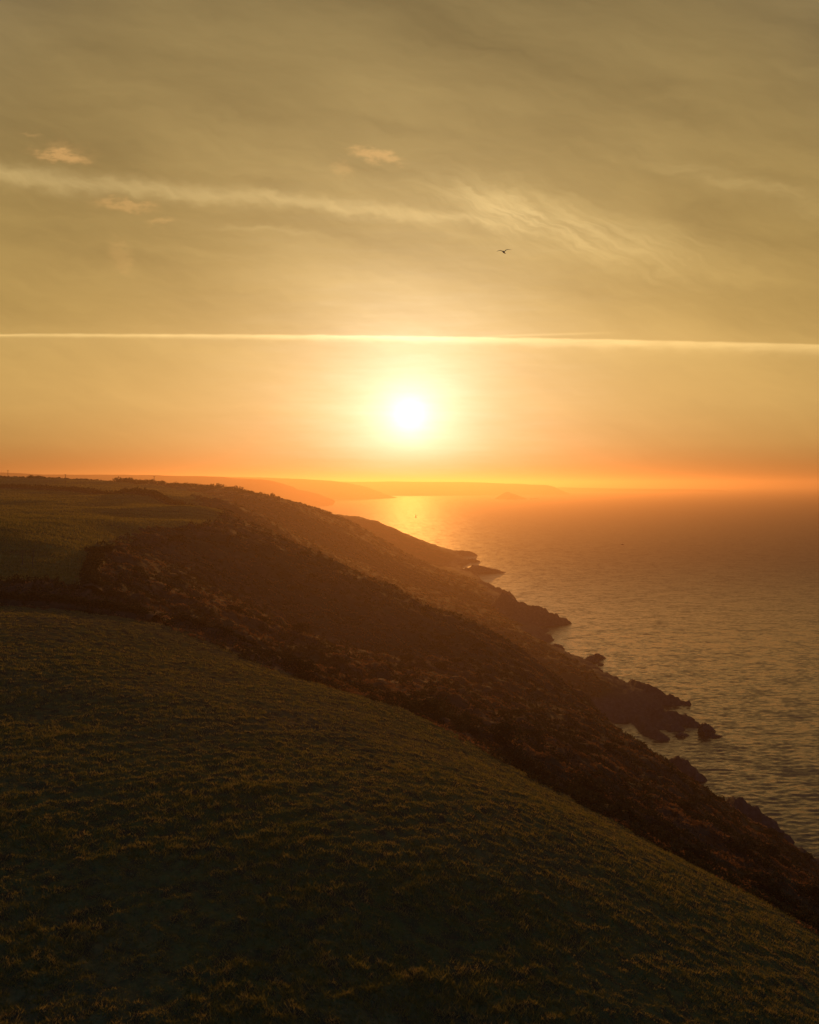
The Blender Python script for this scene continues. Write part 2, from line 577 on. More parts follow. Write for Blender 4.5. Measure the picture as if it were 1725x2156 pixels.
# pasture: poached, tussocky turf with faint drill lines; scrub: mounds of gorse and bracken
la = math.radians(38)
ru, rv = GX * math.cos(la) + GY * math.sin(la), -GX * math.sin(la) + GY * math.cos(la)
tuss = fbm(GX / 1.05, GY / 0.8, 3, 0.6) * 0.27 + fbm(GX / 5.5, GY / 4.5 + 9, 3) * 0.16 + fbm(ru / 14.0, rv / 1.3, 2) * 0.15
swell = fbm(GX / 26.0, GY / 26.0, 2) * 0.45
GZ = GZ + np.where(FIELD, (tuss + swell) * fin, 0)
GZ = GZ + np.where(PAST, fbm(GX / 45.0, GY / 45.0, 3) * 1.6 + fbm(GX / 6.0, GY / 6.0, 3) * 0.16, 0)
scrub = (~FIELD) & (~PAST) & (GZ > 1.0)
mound = np.maximum(fbm(GX / 4.2, GY / 4.2, 4, 0.55), -0.15) * 1.7 + fbm(GX / 16.0, GY / 16.0, 3) * 2.6
mound *= np.clip(SD / 20.0, 0.2, 1) * np.clip(fed / 6.0, 0.15, 1)
GZ = GZ + np.where(scrub, mound * (1 - 0.7 * ROCK), 0)


def hz(x, y):
    """height of the built terrain at points (bilinear in the fan)"""
    x, y = np.asarray(x, float), np.asarray(y, float)
    j = np.clip((x / y - cols[0]) / (cols[1] - cols[0]), 0, len(cols) - 1.001)
    i = np.clip(np.interp(y, rows, np.arange(len(rows))), 0, len(rows) - 1.001)
    i0, j0 = i.astype(int), j.astype(int)
    fi, fj = i - i0, j - j0
    return (GZ[i0, j0] * (1 - fi) * (1 - fj) + GZ[i0 + 1, j0] * fi * (1 - fj) + GZ[i0, j0 + 1] * (1 - fi) * fj + GZ[i0 + 1, j0 + 1] * fi * fj)


def grid_at(A, x, y):
    j = np.clip(np.round((x / y - cols[0]) / (cols[1] - cols[0])), 0, len(cols) - 1).astype(int)
    i = np.clip(np.round(np.interp(y, rows, np.arange(len(rows)))), 0, len(rows) - 1).astype(int)
    return A[i, j]


# ---- materials of the land
def m_field(nb, out):
    p = gpos(nb)
    a = nb.noise(p, 0.045, 4, 0.6)
    b = nb.noise(p, 0.9, 5, 0.65)
    c = nb.noise(p, 5.0, 3, 0.6)
    col1 = nb.ramp(a, [(0.30, (0.070, 0.078, 0.022)), (0.50, (0.110, 0.098, 0.030)), (0.72, (0.140, 0.100, 0.038))])
    col2 = nb.mix(nb.smooth(b, 0.35, 0.68), col1, (0.050, 0.040, 0.020))
    col3 = nb.mix(nb.smooth(c, 0.58, 0.75), col2, (0.14, 0.105, 0.045))
    principled(nb, out, col3, 1.0, 0.0, nb.add(nb.mul(b, 0.5), nb.mul(c, 0.35)), 0.35)


def m_pasture(nb, out):
    p = gpos(nb)
    a = nb.noise(p, 0.02, 4, 0.6)
    mp = nb.node('ShaderNodeMapping')
    nb.put(mp.inputs[0], p)
    mp.inputs['Rotation'].default_value = (0, 0, 0.5)
    mp.inputs['Scale'].default_value = (0.03, 0.35, 0.1)
    b = nb.noise(mp.outputs[0], 1.0, 5, 0.6)
    c = nb.noise(p, 0.8, 4, 0.6)
    col = nb.ramp(a, [(0.32, (0.130, 0.125, 0.032)), (0.55, (0.18, 0.155, 0.042)), (0.75, (0.18, 0.125, 0.048))])
    col = nb.mix(nb.smooth(b, 0.40, 0.66), col, (0.082, 0.060, 0.026))
    principled(nb, out, col, 1.0, 0.0, nb.add(c, b), 0.7)


def m_hill(nb, out):
    p = gpos(nb)
    at = nb.node('ShaderNodeAttribute', attribute_name='rock')
    a = nb.noise(p, 0.035, 5, 0.6)
    b = nb.noise(p, 0.22, 5, 0.62)
    c = nb.noise(p, 1.4, 4, 0.65)
    bracken = nb.ramp(b, [(0.34, (0.030, 0.021, 0.013)), (0.50, (0.066, 0.034, 0.018)), (0.66, (0.110, 0.055, 0.026))])
    gorse = nb.ramp(c, [(0.35, (0.016, 0.018, 0.010)), (0.65, (0.045, 0.040, 0.018))])
    veg = nb.mix(nb.smooth(a, 0.40, 0.60), gorse, bracken)
    rock = nb.ramp(nb.noise(p, 0.5, 6, 0.65), [(0.3, (0.018, 0.016, 0.016)), (0.55, (0.042, 0.036, 0.032)), (0.75, (0.075, 0.064, 0.055))])
    col = nb.mix(nb.smooth(at.outputs['Fac'], 0.25, 0.7), veg, rock)
    principled(nb, out, col, 1.0, 0.05, nb.add(nb.mul(b, 1.2), nb.mul(c, 0.5)), 0.4)


M_FIELD = material('pasture turf', m_field)
M_PAST = material('far pasture', m_pasture)
M_HILL = material('gorse, bracken and rock', m_hill)

ni, nj = GX.shape
idx = np.arange(ni * nj).reshape(ni, nj)
quads = np.stack([idx[:-1, :-1], idx[:-1, 1:], idx[1:, 1:], idx[1:, :-1]], -1).reshape(-1, 4)
V = np.stack([GX.ravel(), GY.ravel(), GZ.ravel()], -1)
qf = FIELD[:-1, :-1].ravel()
qp = PAST[:-1, :-1].ravel()
qz = GZ.ravel()[quads].max(1)


def submesh(name, q, mat, attrs=None):
    used = np.unique(q)
    remap = np.full(len(V), -1, np.int64)
    remap[used] = np.arange(len(used))
    o = mesh_np(name, V[used], remap[q], mat, smooth=True, attrs={k: a.ravel()[used] for k, a in (attrs or {}).items()})
    return tag(o, kind='structure')


submesh('field', quads[qf], M_FIELD)
submesh('pasture', quads[qp & ~qf], M_PAST)
submesh('hillside', quads[~qf & ~qp & (qz > -3.9)], M_HILL, {'rock': ROCK})

# land to the sides of and behind the view (coarse, same lie of the land)
az = np.linspace(math.atan(0.598), 2 * math.pi - math.atan(0.598), 120)
rr = np.geomspace(6, 3200, 90)
AZ, RR = np.meshgrid(az, rr)
HX, HY = RR * np.sin(AZ), RR * np.cos(AZ)
cl = np.clip(HY, -240, 2500)
HZ, HR, _ = height(np.clip(HX, -690, 400), cl, False)
hq = np.arange(HX.size).reshape(HX.shape)
hq = np.stack([hq[:-1, :-1], hq[:-1, 1:], hq[1:, 1:], hq[1:, :-1]], -1).reshape(-1, 4)
HZ = np.clip(HZ, -4, 126) - 0.25
o = mesh_np('hinterland', np.stack([HX.ravel(), HY.ravel(), HZ.ravel()], -1), hq, M_HILL, smooth=True, attrs={'rock': HR.ravel()})
tag(o, kind='structure')


# ------------------------------------------------------------------ sea
def m_sea(nb, out):
    p = gpos(nb)
    mp = nb.node('ShaderNodeMapping')
    nb.put(mp.inputs[0], p)
    mp.inputs['Rotation'].default_value = (0, 0, 0.12)
    mp.inputs['Scale'].default_value = (0.45, 1.0, 1.0)
    n1_ = nb.noise(mp.outputs[0], 0.60, 3, 0.6, out=1)
    n2_ = nb.noise(mp.outputs[0], 0.15, 3, 0.55, out=1)
    sl = nb.vadd(nb.vmul(nb.vadd(n1_, (-.5, -.5, -.5)), (0.40, 0.78, 0.0)), nb.vmul(nb.vadd(n2_, (-.5, -.5, -.5)), (0.18, 0.48, 0.0)))
    g = nb.node('ShaderNodeNewGeometry')
    nn = nb.node('ShaderNodeVectorMath', operation='NORMALIZE')
    nb.t.links.new(nb.vadd(g.outputs['Normal'], sl), nn.inputs[0])
    sy = nb.node('ShaderNodeSeparateXYZ')
    nb.put(sy.inputs[0], p)
    rough = nb.smooth(sy.outputs[1], 450.0, 1700.0, 0.22, 0.64)          # open water is rougher than the lee of the cliffs
    pr = principled(nb, out, (0.014, 0.017, 0.013), rough, 0.55, IOR=1.333)
    nb.t.links.new(nn.outputs[0], pr.inputs['Normal'])


M_SEA = material('sea water', m_sea)
srow = [205.0]
while srow[-1] < 2600:
    srow.append(srow[-1] * 1.0032 if srow[-1] < 700 else srow[-1] * 1.008)
while srow[-1] < 52000:
    srow.append(srow[-1] * 1.06)
srow = np.array(srow)
scol = np.concatenate([[-12, -4, -1.6, -0.8], np.linspace(-0.3, 0.62, 420), [0.9, 1.6, 4, 12]])
SU, SY = np.meshgrid(scol, srow)
SX = SU * SY
SZ = np.zeros_like(SX)
wr = np.random.default_rng(11)
fade = np.clip(1.15 - SY / 1700.0, 0, 1) * (np.abs(SU) < 0.7)
patch = 0.75 + 0.6 * fbm(SX / 60.0, SY / 60.0, 3)
for i in range(46):
    lam = 1.9 * (5.5 / 1.9) ** wr.random()
    ang = wr.normal(math.radians(94), math.radians(21))
    k = 2 * math.pi / lam
    amp = 0.0062 * lam * (0.6 + 0.8 * wr.random())
    ph = k * (SX * math.cos(ang) + SY * math.sin(ang)) + wr.random() * 6.283
    SZ += amp * np.sin(ph) * np.clip((lam / (SY * 0.0032) - 2.0) / 2.0, 0, 1)
SZ *= fade * patch
sq = np.arange(SX.size).reshape(SX.shape)
sq = np.stack([sq[:-1, :-1], sq[:-1, 1:], sq[1:, 1:], sq[1:, :-1]], -1).reshape(-1, 4)
o = mesh_np('sea', np.stack([SX.ravel(), SY.ravel(), SZ.ravel()], -1), sq, M_SEA, smooth=True)
tag(o, kind='structure')


# ------------------------------------------------------------------ far land across the bay
def m_far(nb, out):
    p = gpos(nb)
    col = nb.ramp(nb.noise(p, 0.003, 5, 0.6), [(0.35, (0.030, 0.032, 0.016)), (0.65, (0.075, 0.062, 0.030))])
    principled(nb, out, col, 1.0, 0.0)


M_FAR = material('far fields', m_far)


def headland(name, prof, Y0, depth, steep=0.35, nseg=160, seed=0):
    """a long hill: skyline heights along its length, real breadth behind and a slope in front"""
    pr = np.array([P(a, b, Y0) for a, b in prof])
    xs = np.linspace(pr[0, 0], pr[-1, 0], nseg)
    zs = np.interp(xs, pr[:, 0], pr[:, 2])
    zs = zs + fbm(xs / 420.0 + seed, xs * 0 + seed, 4) * 7.0 * np.clip(zs / 60.0, 0, 1)
    zs = np.maximum(zs, 0)
    prof_t = np.array([-1.0, -0.82, -0.55, -0.25, 0.0, 0.3, 0.7, 1.0])
    prof_h = np.array([-0.04, 0.30, 0.66, 0.92, 1.0, 0.96, 0.62, -0.04])
    vs_, fs_ = [], []
    for i, (x, z) in enumerate(zip(xs, zs)):
        wdt = depth * np.clip(z / max(zs.max(), 1), 0.06, 1)
        for t, hh in zip(prof_t, prof_h):
            n = fbm(np.array([x / 260.0 + t * 2 + seed]), np.array([t * 3.0]), 3)[0]
            vs_.append((x + n * 60, Y0 + t * wdt, z * hh * (1 + 0.10 * n * (abs(t) > .1)) - 1.0))
    k = len(prof_t)
    for i in range(nseg - 1):
        for j in range(k - 1):
            a = i * k + j
            fs_.append((a, a + k, a + k + 1, a + 1))
    o = mesh_np(name, vs_, fs_, M_FAR, smooth=True)
    return tag(o, kind='structure')


headland('distant_hills', [(-300, 990), (0, 995), (90, 999), (180, 998), (324, 1000), (432, 1003), (560, 1010), (700, 1052)], 5200, 900, seed=3)
headland('wooded_headland', [(300, 1002), (432, 1003), (552, 1005), (632, 1008), (712, 1013), (764, 1024), (792, 1033), (816, 1041), (834, 1047)], 7900, 700, seed=8)
headland('long_headland', [(700, 1014), (880, 1014), (992, 1015), (1072, 1018), (1152, 1021), (1168, 1026), (1184, 1034), (1202, 1041)], 11200, 900, seed=13)
headland('faint_headland', [(1180, 1026), (1280, 1028), (1350, 1029), (1440, 1030), (1510, 1031), (1535, 1034), (1552, 1037)], 15000, 900, seed=21)

# rocky island with its outlier in the bay
isl = headland('rocky_island', [(1046, 1051), (1052, 1046), (1060, 1039), (1066, 1035), (1070, 1035), (1078, 1039), (1088, 1044), (1096, 1047), (1108, 1051)], 7345, 110, nseg=60, seed=31)
headland('offshore_rock', [(1122, 1051), (1126, 1048.6), (1129, 1048.4), (1133, 1051)], 7300, 22, nseg=20, seed=37)


# ------------------------------------------------------------------ rocks standing in the water
def m_rock(nb, out):
    p = gpos(nb)
    n = nb.noise(p, 0.6, 6, 0.68)
    col = nb.ramp(n, [(0.3, (0.014, 0.013, 0.013)), (0.55, (0.036, 0.031, 0.028)), (0.78, (0.068, 0.058, 0.050))])
    principled(nb, out, col, 0.85, 0.25, n, 0.8)


M_ROCK = material('dark shore rock', m_rock)


def ico(sub=4):
    import bmesh
    bm = bmesh.new()
    bmesh.ops.create_icosphere(bm, subdivisions=sub, radius=1.0)
    v = np.array([x.co[:] for x in bm.verts])
    f = np.array([[x.index for x in q.verts] for q in bm.faces])
    bm.free()
    return v, f


ICO4 = ico(4)


def sea_rock(x0, x1, py_base, h, depth, lean, seed, label):
    """a jagged rock between two sight lines, its foot in the water"""
    a, b = S(x0, py_base), S(x1, py_base)
    cxw, cyw = (a[0] + b[0]) / 2, a[1]
    hw = (b[0] - a[0]) / 2
    v, f = ICO4
    s = seed * 7.7
    n = fbm(v[:, 0] * 1.9 + s, v[:, 1] * 1.9 + v[:, 2] * 2.3, 4, 0.6, True)
    n2_ = fbm(v[:, 0] * 5.0 + s, v[:, 1] * 5.0 - v[:, 2] * 4.0, 3, 0.6)
    r = 0.80 + 0.36 * n + 0.26 * n2_
    p = v * r[:, None]
    z = p[:, 2] * h * (1.0 - lean * p[:, 0])
    o = mesh_np('sea_rock', np.stack([p[:, 0] * hw * 1.08, p[:, 1] * depth + p[:, 0] * depth * 0.4, z - 0.15 * h], -1), f, M_ROCK, smooth=False)
    o.location = (cxw, cyw, 0)
    return tag(o, label, 'rock', 'rocks standing off the shore')


sea_rock(974, 1064, 1206, 9.5, 11.0, 0.6, 1, 'largest dark rock islet, long and low, off the farthest point of the shore')
sea_rock(984, 1010, 1183, 6.0, 9.0, 0.3, 2, 'small rock ledge just above the long islet at the far point')
sea_rock(1158, 1189, 1369, 5.0, 6.0, 0.2, 3, 'squat rock beside the shore below the big pointed headland')
sea_rock(1229, 1262, 1394, 4.6, 5.0, 0.1, 4, 'lumpy rock with a broken top beside the middle of the shore')
sea_rock(1248, 1276, 1386, 3.4, 3.2, 0.5, 5, 'thin flat rock pointing seaward behind the lumpy rock')
sea_rock(1259, 1272, 1400, 1.4, 2.0, 0.2, 6, 'tiny rock in the water in front of the lumpy rock')
sea_rock(1469, 1507, 1543, 5.2, 5.0, 0.35, 7, 'rounded black rock standing off the end of the rocky finger')
sea_rock(1495, 1522, 1551, 0.9, 2.2, 0.4, 8, 'low flat tail of rock trailing seaward of the rounded black rock')
sea_rock(1423, 1452, 1549, 1.5, 2.2, 0.4, 9, 'low narrow rock lying in the inlet mouth')
sea_rock(1548, 1575, 1705, 4.6, 4.0, 0.4, 10, 'knobbly rock stack on the nearest bit of shoreline')

# ------------------------------------------------------------------ vegetation
def m_leaf(c0, c1, c2, trans=0.35, sc=0.9):
    def f(nb, out):
        p = gpos(nb)
        n = nb.noise(p, sc, 3, 0.6)
        col = nb.ramp(n, [(0.32, c0), (0.52, c1), (0.70, c2)])
        d = nb.node('ShaderNodeBsdfDiffuse')
        t = nb.node('ShaderNodeBsdfTranslucent')
        nb.put(d.inputs[0], col)
        nb.put(t.inputs[0], col)
        mx = nb.node('ShaderNodeMixShader')
        mx.inputs[0].default_value = trans
        nb.t.links.new(d.outputs[0], mx.inputs[1])
        nb.t.links.new(t.outputs[0], mx.inputs[2])
        nb.t.links.new(mx.outputs[0], out.inputs['Surface'])
    return f


M_GRASS = material('grass blades', m_leaf((0.085, 0.088, 0.022), (0.165, 0.145, 0.038), (0.24, 0.18, 0.062), 0.55))
M_GORSE = material('gorse leaves', m_leaf((0.016, 0.019, 0.009), (0.032, 0.032, 0.014), (0.055, 0.048, 0.020), 0.2))
M_BRACK = material('dead bracken', m_leaf((0.055, 0.032, 0.017), (0.13, 0.066, 0.031), (0.22, 0.115, 0.052), 0.5, 0.15))
M_HEDGE = material('hedge leaves', m_leaf((0.014, 0.018, 0.009), (0.028, 0.030, 0.013), (0.045, 0.042, 0.019), 0.2))
M_WOOD = material('weathered wood', lambda nb, out: principled(
    nb, out, nb.ramp(nb.noise(gpos(nb), 6, 4), [(0.3, (0.05, 0.04, 0.03)), (0.7, (0.10, 0.08, 0.06))]), 0.9, 0.1))


def blades(x, y, z, hgt, wid, lean, r):
    """tapered grass blades (two triangles each) at points"""
    n = len(x)
    a = r.random(n) * 2 * np.pi
    la_ = r.random(n) * 2 * np.pi
    sx, sy = np.cos(a) * wid / 2, np.sin(a) * wid / 2
    tx, ty = np.cos(la_) * lean * hgt, np.sin(la_) * lean * hgt
    v = np.empty((n, 3, 3))
    v[:, 0] = np.stack([x - sx, y - sy, z], -1)
    v[:, 1] = np.stack([x + sx, y + sy, z], -1)
    v[:, 2] = np.stack([x + tx, y + ty, z + hgt], -1)
    f = np.arange(n * 3).reshape(n, 3)
    return v.reshape(-1, 3), f


def leaf_cloud(c, size, r, flat=0.0):
    """small random leaf quads centred on points"""
    n = len(c)
    a = r.normal(size=(n, 3))
    a /= np.linalg.norm(a, axis=1)[:, None]
    b = r.normal(size=(n, 3))
    b -= (a * b).sum(1)[:, None] * a
    b /= np.linalg.norm(b, axis=1)[:, None]
    s = (size * (0.6 + 0.8 * r.random(n)))[:, None]
    v = np.stack([c - a * s - b * s * .5, c + a * s - b * s * .4, c + a * s * .8 + b * s * .6, c - a * s * .7 + b * s * .5], 1).reshape(-1, 3)
    f = np.arange(n * 4).reshape(n, 4)
    return v, f


# grass in the near field: tussocks of blades, thicker on the humps
N = 130000
gy = np.exp(rng.uniform(math.log(30), math.log(174), N))
gu = rng.uniform(-0.52, 0.52, N)
gx = gu * gy
k = grid_at(FIELD, gx, gy) & (grid_at(tuss, gx, gy) + rng.normal(0, 0.12, N) > -0.02)
gx, gy = gx[k], gy[k]
M_ = 6
bx = np.repeat(gx, M_) + rng.normal(0, 0.16, len(gx) * M_)
by = np.repeat(gy, M_) + rng.normal(0, 0.16, len(gx) * M_)
bz = hz(bx, by) - 0.02
hh = np.repeat(rng.uniform(0.08, 0.26, len(gx)), M_) * rng.uniform(0.6, 1.2, len(bx))
hh *= 0.55 + 1.1 * np.clip(fbm(bx / 9.0 + 5, by / 7.0, 3) + 0.45, 0, 1)          # grazed and ungrazed patches
v_, f_ = blades(bx, by, bz, hh, 0.04 + by * 0.0004, 0.75, rng)
o = mesh_np('grass', v_, f_, M_GRASS)
tag(o, 'rough tussocky grass covering the sloping foreground field', 'grass', kind='stuff')

# the same turf, seen from farther off, on the pasture behind the hedge
N = 150000
gy = np.exp(rng.uniform(math.log(150), math.log(960), N))
gx = rng.uniform(-0.50, -0.15, N) * gy
k = grid_at(PAST, gx, gy)
gx, gy = gx[k], gy[k]
v_, f_ = blades(gx, gy, hz(gx, gy) - 0.03, rng.uniform(0.28, 0.6, len(gx)), 0.08 + gy * 0.0013, 0.6, rng)
o = mesh_np('pasture_grass', v_, f_, M_GRASS)
tag(o, 'short grass covering the far pasture behind the hedge', 'grass', kind='stuff')

# scrub on the slope: bracken litter and low gorse that nobody could count
N = 44000
gy = np.exp(rng.uniform(math.log(85), math.log(1040), N))
gu = rng.uniform(-0.50, 0.52, N)
gx = gu * gy
k = (~grid_at(FIELD, gx, gy) | ((grid_at(fed, gx, gy) < 2.6) & (rng.random(N) < 0.4))) & (~grid_at(PAST, gx, gy)) & (grid_at(GZ, gx, gy) > 6) & (grid_at(ROCK, gx, gy) < 0.4)
gx, gy = gx[k], gy[k]
isg = fbm(gx / 14.0, gy / 14.0 + 70, 4) + rng.normal(0, 0.10, len(gx)) > 0.02


def scatter_scrub(sel, name, label, mat, hmin, hmax, per):
    x, y = gx[sel], gy[sel]
    n = len(x)
    rad = rng.uniform(0.35, 1.0, n) * (0.8 + y / 500.0)
    off = rng.normal(size=(n, per, 3))
    off /= np.linalg.norm(off, axis=2)[:, :, None]
    off *= (0.55 + 0.45 * rng.random((n, per)))[:, :, None]
    off[:, :, 2] = np.abs(off[:, :, 2])
    hgt = rng.uniform(hmin, hmax, n)
    c = np.empty((n, per, 3))
    c[:, :, 0] = x[:, None] + off[:, :, 0] * rad[:, None]
    c[:, :, 1] = y[:, None] + off[:, :, 1] * rad[:, None]
    c[:, :, 2] = off[:, :, 2] * hgt[:, None]
    c = c.reshape(-1, 3)
    c[:, 2] += hz(c[:, 0], c[:, 1])
    sz = 0.11 + np.repeat(y, per) * 0.00052
    v, f = leaf_cloud(c, sz, rng)
    o = mesh_np(name, v, f, mat)
    tag(o, label, 'scrub', kind='stuff')


scatter_scrub(isg, 'gorse_scrub', 'dark low gorse scrub covering the coastal slope', M_GORSE, 0.5, 1.4, 13)
scatter_scrub(~isg, 'bracken', 'reddish dead bracken between the gorse on the slope', M_BRACK, 0.25, 0.6, 12)


# bushes that can be told apart
def bush_mesh(seed, leaves, lsize, mat, squash=0.75):
    r = np.random.default_rng(seed)
    lob = r.normal(size=(7, 3)) * np.array([0.55, 0.55, 0.28])
    lob[:, 2] = np.abs(lob[:, 2]) + 0.25
    lr = r.uniform(0.35, 0.65, 7)
    d = r.normal(size=(leaves, 3))
    d /= np.linalg.norm(d, axis=1)[:, None]
    w_ = r.integers(0, 7, leaves)
    c = lob[w_] + d * (lr[w_] * (0.55 + 0.5 * r.random(leaves)))[:, None]
    c[:, 2] = np.maximum(c[:, 2], 0.02) * squash
    v, f = leaf_cloud(c, np.full(leaves, lsize), r)
    o = mesh_np('foliage', v, f, mat)
    me = o.data
    bpy.data.objects.remove(o)
    # stems
    vs_, fs_ = [], []
    for i in range(7):
        tip = lob[i] * np.array([1, 1, squash])
        b0 = np.array([tip[0] * .15, tip[1] * .15, -0.15])
        for t, ww in ((b0, 0.07), (tip, 0.02)):
            for q in range(4):
                an = q * math.pi / 2
                vs_.append(t + np.array([math.cos(an) * ww, math.sin(an) * ww, 0]))
        bq = i * 8
        for q in range(4):
            fs_.append((bq + q, bq + (q + 1) % 4, bq + 4 + (q + 1) % 4, bq + 4 + q))
    o = mesh_np('stems', vs_, fs_, M_WOOD)
    ms = o.data
    bpy.data.objects.remove(o)
    return me, ms


BUSH = [bush_mesh(40 + i, 520, 0.085, M_GORSE if i < 3 else M_HEDGE) for i in range(5)]


def bush(name, x, y, size, kind, label, group, cat='bush', rz=0.0, tall=1.0, sink=0.1):
    e = bpy.data.objects.new(name, None)
    e.empty_display_size = 0.3
    COL.objects.link(e)
    e.location = (x, y, float(hz(np.array([x]), np.array([y]))[0]) - sink * size)
    e.rotation_euler = (0, 0, rz)
    e.scale = (size, size, size * tall)
    for nm, me in (('foliage', BUSH[kind][0]), ('stems', BUSH[kind][1])):
        c = bpy.data.objects.new(nm, me)
        COL.objects.link(c)
        c.parent = e
    return tag(e, label, cat, group)


def ground(ax, ay, Y0=60.0, Y1=2400.0):
    """walk out along a sight line from the eye until it meets the ground"""
    ys = np.geomspace(Y0, Y1, 4000)
    xs = (ax - CX) / F * ys
    zz = H - (ay - YH) / F * ys
    hit = np.nonzero(hz(xs, ys) >= zz)[0]
    i = hit[0] if len(hit) else len(ys) - 1
    return xs[i], ys[i]


# single gorse bushes along the edge of the field and down the slope
r2 = np.random.default_rng(5)
spots = []
tries = 0
while len(spots) < 84 and tries < 4000:
    tries += 1
    y = math.exp(r2.uniform(math.log(105), math.log(420)))
    x = r2.uniform(-0.40, 0.46) * y
    a = np.array([x]), np.array([y])
    if grid_at(FIELD, *a)[0] or grid_at(PAST, *a)[0] or grid_at(ROCK, *a)[0] > 0.3 or hz(*a)[0] < 10: continue
    if any((x - q[0]) ** 2 + (y - q[1]) ** 2 < 9 for q in spots): continue
    spots.append((x, y))
for t in np.linspace(3.4, 9.6, 30):                       # a ragged line of bigger bushes just over the brow of the field
    ex = np.interp(t, range(len(FIELD_EDGE)), [q[0] for q in FIELD_EDGE])
    ey = np.interp(t, range(len(FIELD_EDGE)), [q[1] for q in FIELD_EDGE])
    dd = abs(r2.normal(0, 7)) + 5
    spots.append((ex + dd * 0.62 + r2.normal(0, 1.5), ey + dd * 0.78))
for i, (x, y) in enumerate(spots):
    z_here = float(hz(np.array([x]), np.array([y]))[0])
    edge = float(poly_dist(FIELD_EDGE, np.array([x]), np.array([y]))[0][0])
    lab, grp = (('dark gorse bush close below the lower edge of the grass field', 'gorse bushes along the field edge') if edge < 22 else
                ('dark gorse bush low on the slope just above the shore rocks', 'gorse bushes above the shore') if z_here < 34 else
                ('dark gorse bush halfway down the brown seaward slope', 'gorse bushes halfway down the slope'))
    bush('gorse_bush', x, y, r2.uniform(1.0, 2.5) if i < 84 else r2.uniform(1.3, 2.8), int(r2.integers(0, 3)), lab, grp, rz=r2.uniform(0, 6.28), tall=r2.uniform(0.7, 1.05))

# bushes on the skyline and at the hedge corners
SKY = [(64, 1003, 955, 4.6, 'round bush on the skyline between the two left poles'), (78, 1004, 955, 3.8, 'smaller bush right of the round skyline bush between the left poles'),
       (692, 1079, 975, 4.2, 'round bush standing on the brow of the near spur')]
for ax, ay, Y, s, lab in SKY:
    x = (ax - CX) / F * Y
    bush('skyline_bush', x, Y, s, 3, lab, None, rz=ax, tall=0.9)
r3 = np.random.default_rng(9)
line = [(255, 1020, 900), (300, 1018, 890), (350, 1022, 875), (400, 1026, 850), (450, 1034, 830), (500, 1042, 825), (540, 1050, 830), (580, 1058, 840)]
tq = np.linspace(0, len(line) - 1, 30)
for i, t in enumerate(tq):
    ax = np.interp(t, range(len(line)), [q[0] for q in line]) + r3.normal(0, 3)
    j_ = int(round(((ax - CX) / F - cols[0]) / (cols[1] - cols[0])))
    Y = rows[np.argmax((GZ[:, j_] - H) / rows)] - abs(r3.normal(4, 5))       # on the brow itself
    bush('hawthorn_bush', (ax - CX) / F * Y, Y, r3.uniform(4.2, 7.0) * (1.0 if i < 22 else 0.7), 3 + i % 2, 'dark windswept hawthorn bush in the row along the far brow of the hill',
         'hawthorn bushes along the far brow', rz=i * 1.7, tall=r3.uniform(0.85, 1.2), sink=0.12)


# hedges: banks of dense leaves along a line
def hedge(name, path, width, hgt, n, lsize, label, seed):
    r = np.random.default_rng(seed)
    p = np.array(path)
    seg = np.hypot(*np.diff(p[:, :2], axis=0).T)
    s = np.concatenate([[0], np.cumsum(seg)])
    t = r.random(n) * s[-1]
    x, y = np.interp(t, s, p[:, 0]), np.interp(t, s, p[:, 1])
    tx = np.interp(t, s, np.gradient(p[:, 0], s))
    ty = np.interp(t, s, np.gradient(p[:, 1], s))
    L = np.hypot(tx, ty)
    tx, ty = tx / L, ty / L
    an = r.random(n) * np.pi
    rad = 0.62 + 0.42 * r.random(n)
    lump = 0.82 + 0.42 * fbm(t / 3.1 + seed, t * 0 + 2.0, 3) + 0.25 * fbm(t / 11.0 + seed, t * 0 + 5.0, 2)
    ends = np.clip(np.minimum(t, s[-1] - t) / 3.0, 0.25, 1)
    off = np.cos(an) * rad * width / 2 * lump
    zz = np.sin(an) * rad * hgt * lump * ends
    X, Yv = x - ty * off, y + tx * off
    c = np.stack([X, Yv, hz(X, Yv) + zz], -1)
    v, f = leaf_cloud(c, np.full(n, lsize), r)
    e = bpy.data.objects.new(name, None)
    COL.objects.link(e)
    m0 = p[len(p) // 2]
    e.location = (m0[0], m0[1], float(hz(m0[0:1], m0[1:2])[0]))
    tag(e, label, 'hedge')
    o = mesh_np('foliage', v - np.array(e.location), f, M_HEDGE, parent=e)
    # the earth bank it grows from
    ts = np.linspace(0, s[-1], max(8, int(s[-1] / 2.0)))
    vs_, k = [], 5
    for q in ts:
        bx_, by_ = np.interp(q, s, p[:, 0]), np.interp(q, s, p[:, 1])
        gxv, gyv = np.interp(q, s, np.gradient(p[:, 0], s)), np.interp(q, s, np.gradient(p[:, 1], s))
        l_ = math.hypot(gxv, gyv)
        for u_, h_ in ((-.6, -.4), (-.36, .34), (0, .5), (.36, .34), (.6, -.4)):
            xx, yy = bx_ - gyv / l_ * u_ * width, by_ + gxv / l_ * u_ * width
            vs_.append((xx, yy, float(hz(np.array([xx]), np.array([yy]))[0]) + h_ * hgt))
    fs_ = [(i * k + j, (i + 1) * k + j, (i + 1) * k + j + 1, i * k + j + 1) for i in range(len(ts) - 1) for j in range(k - 1)]
    mesh_np('bank', np.array(vs_) - np.array(e.location), fs_, M_HILL, parent=e, smooth=True, attrs={'rock': np.zeros(len(vs_))})
    return e


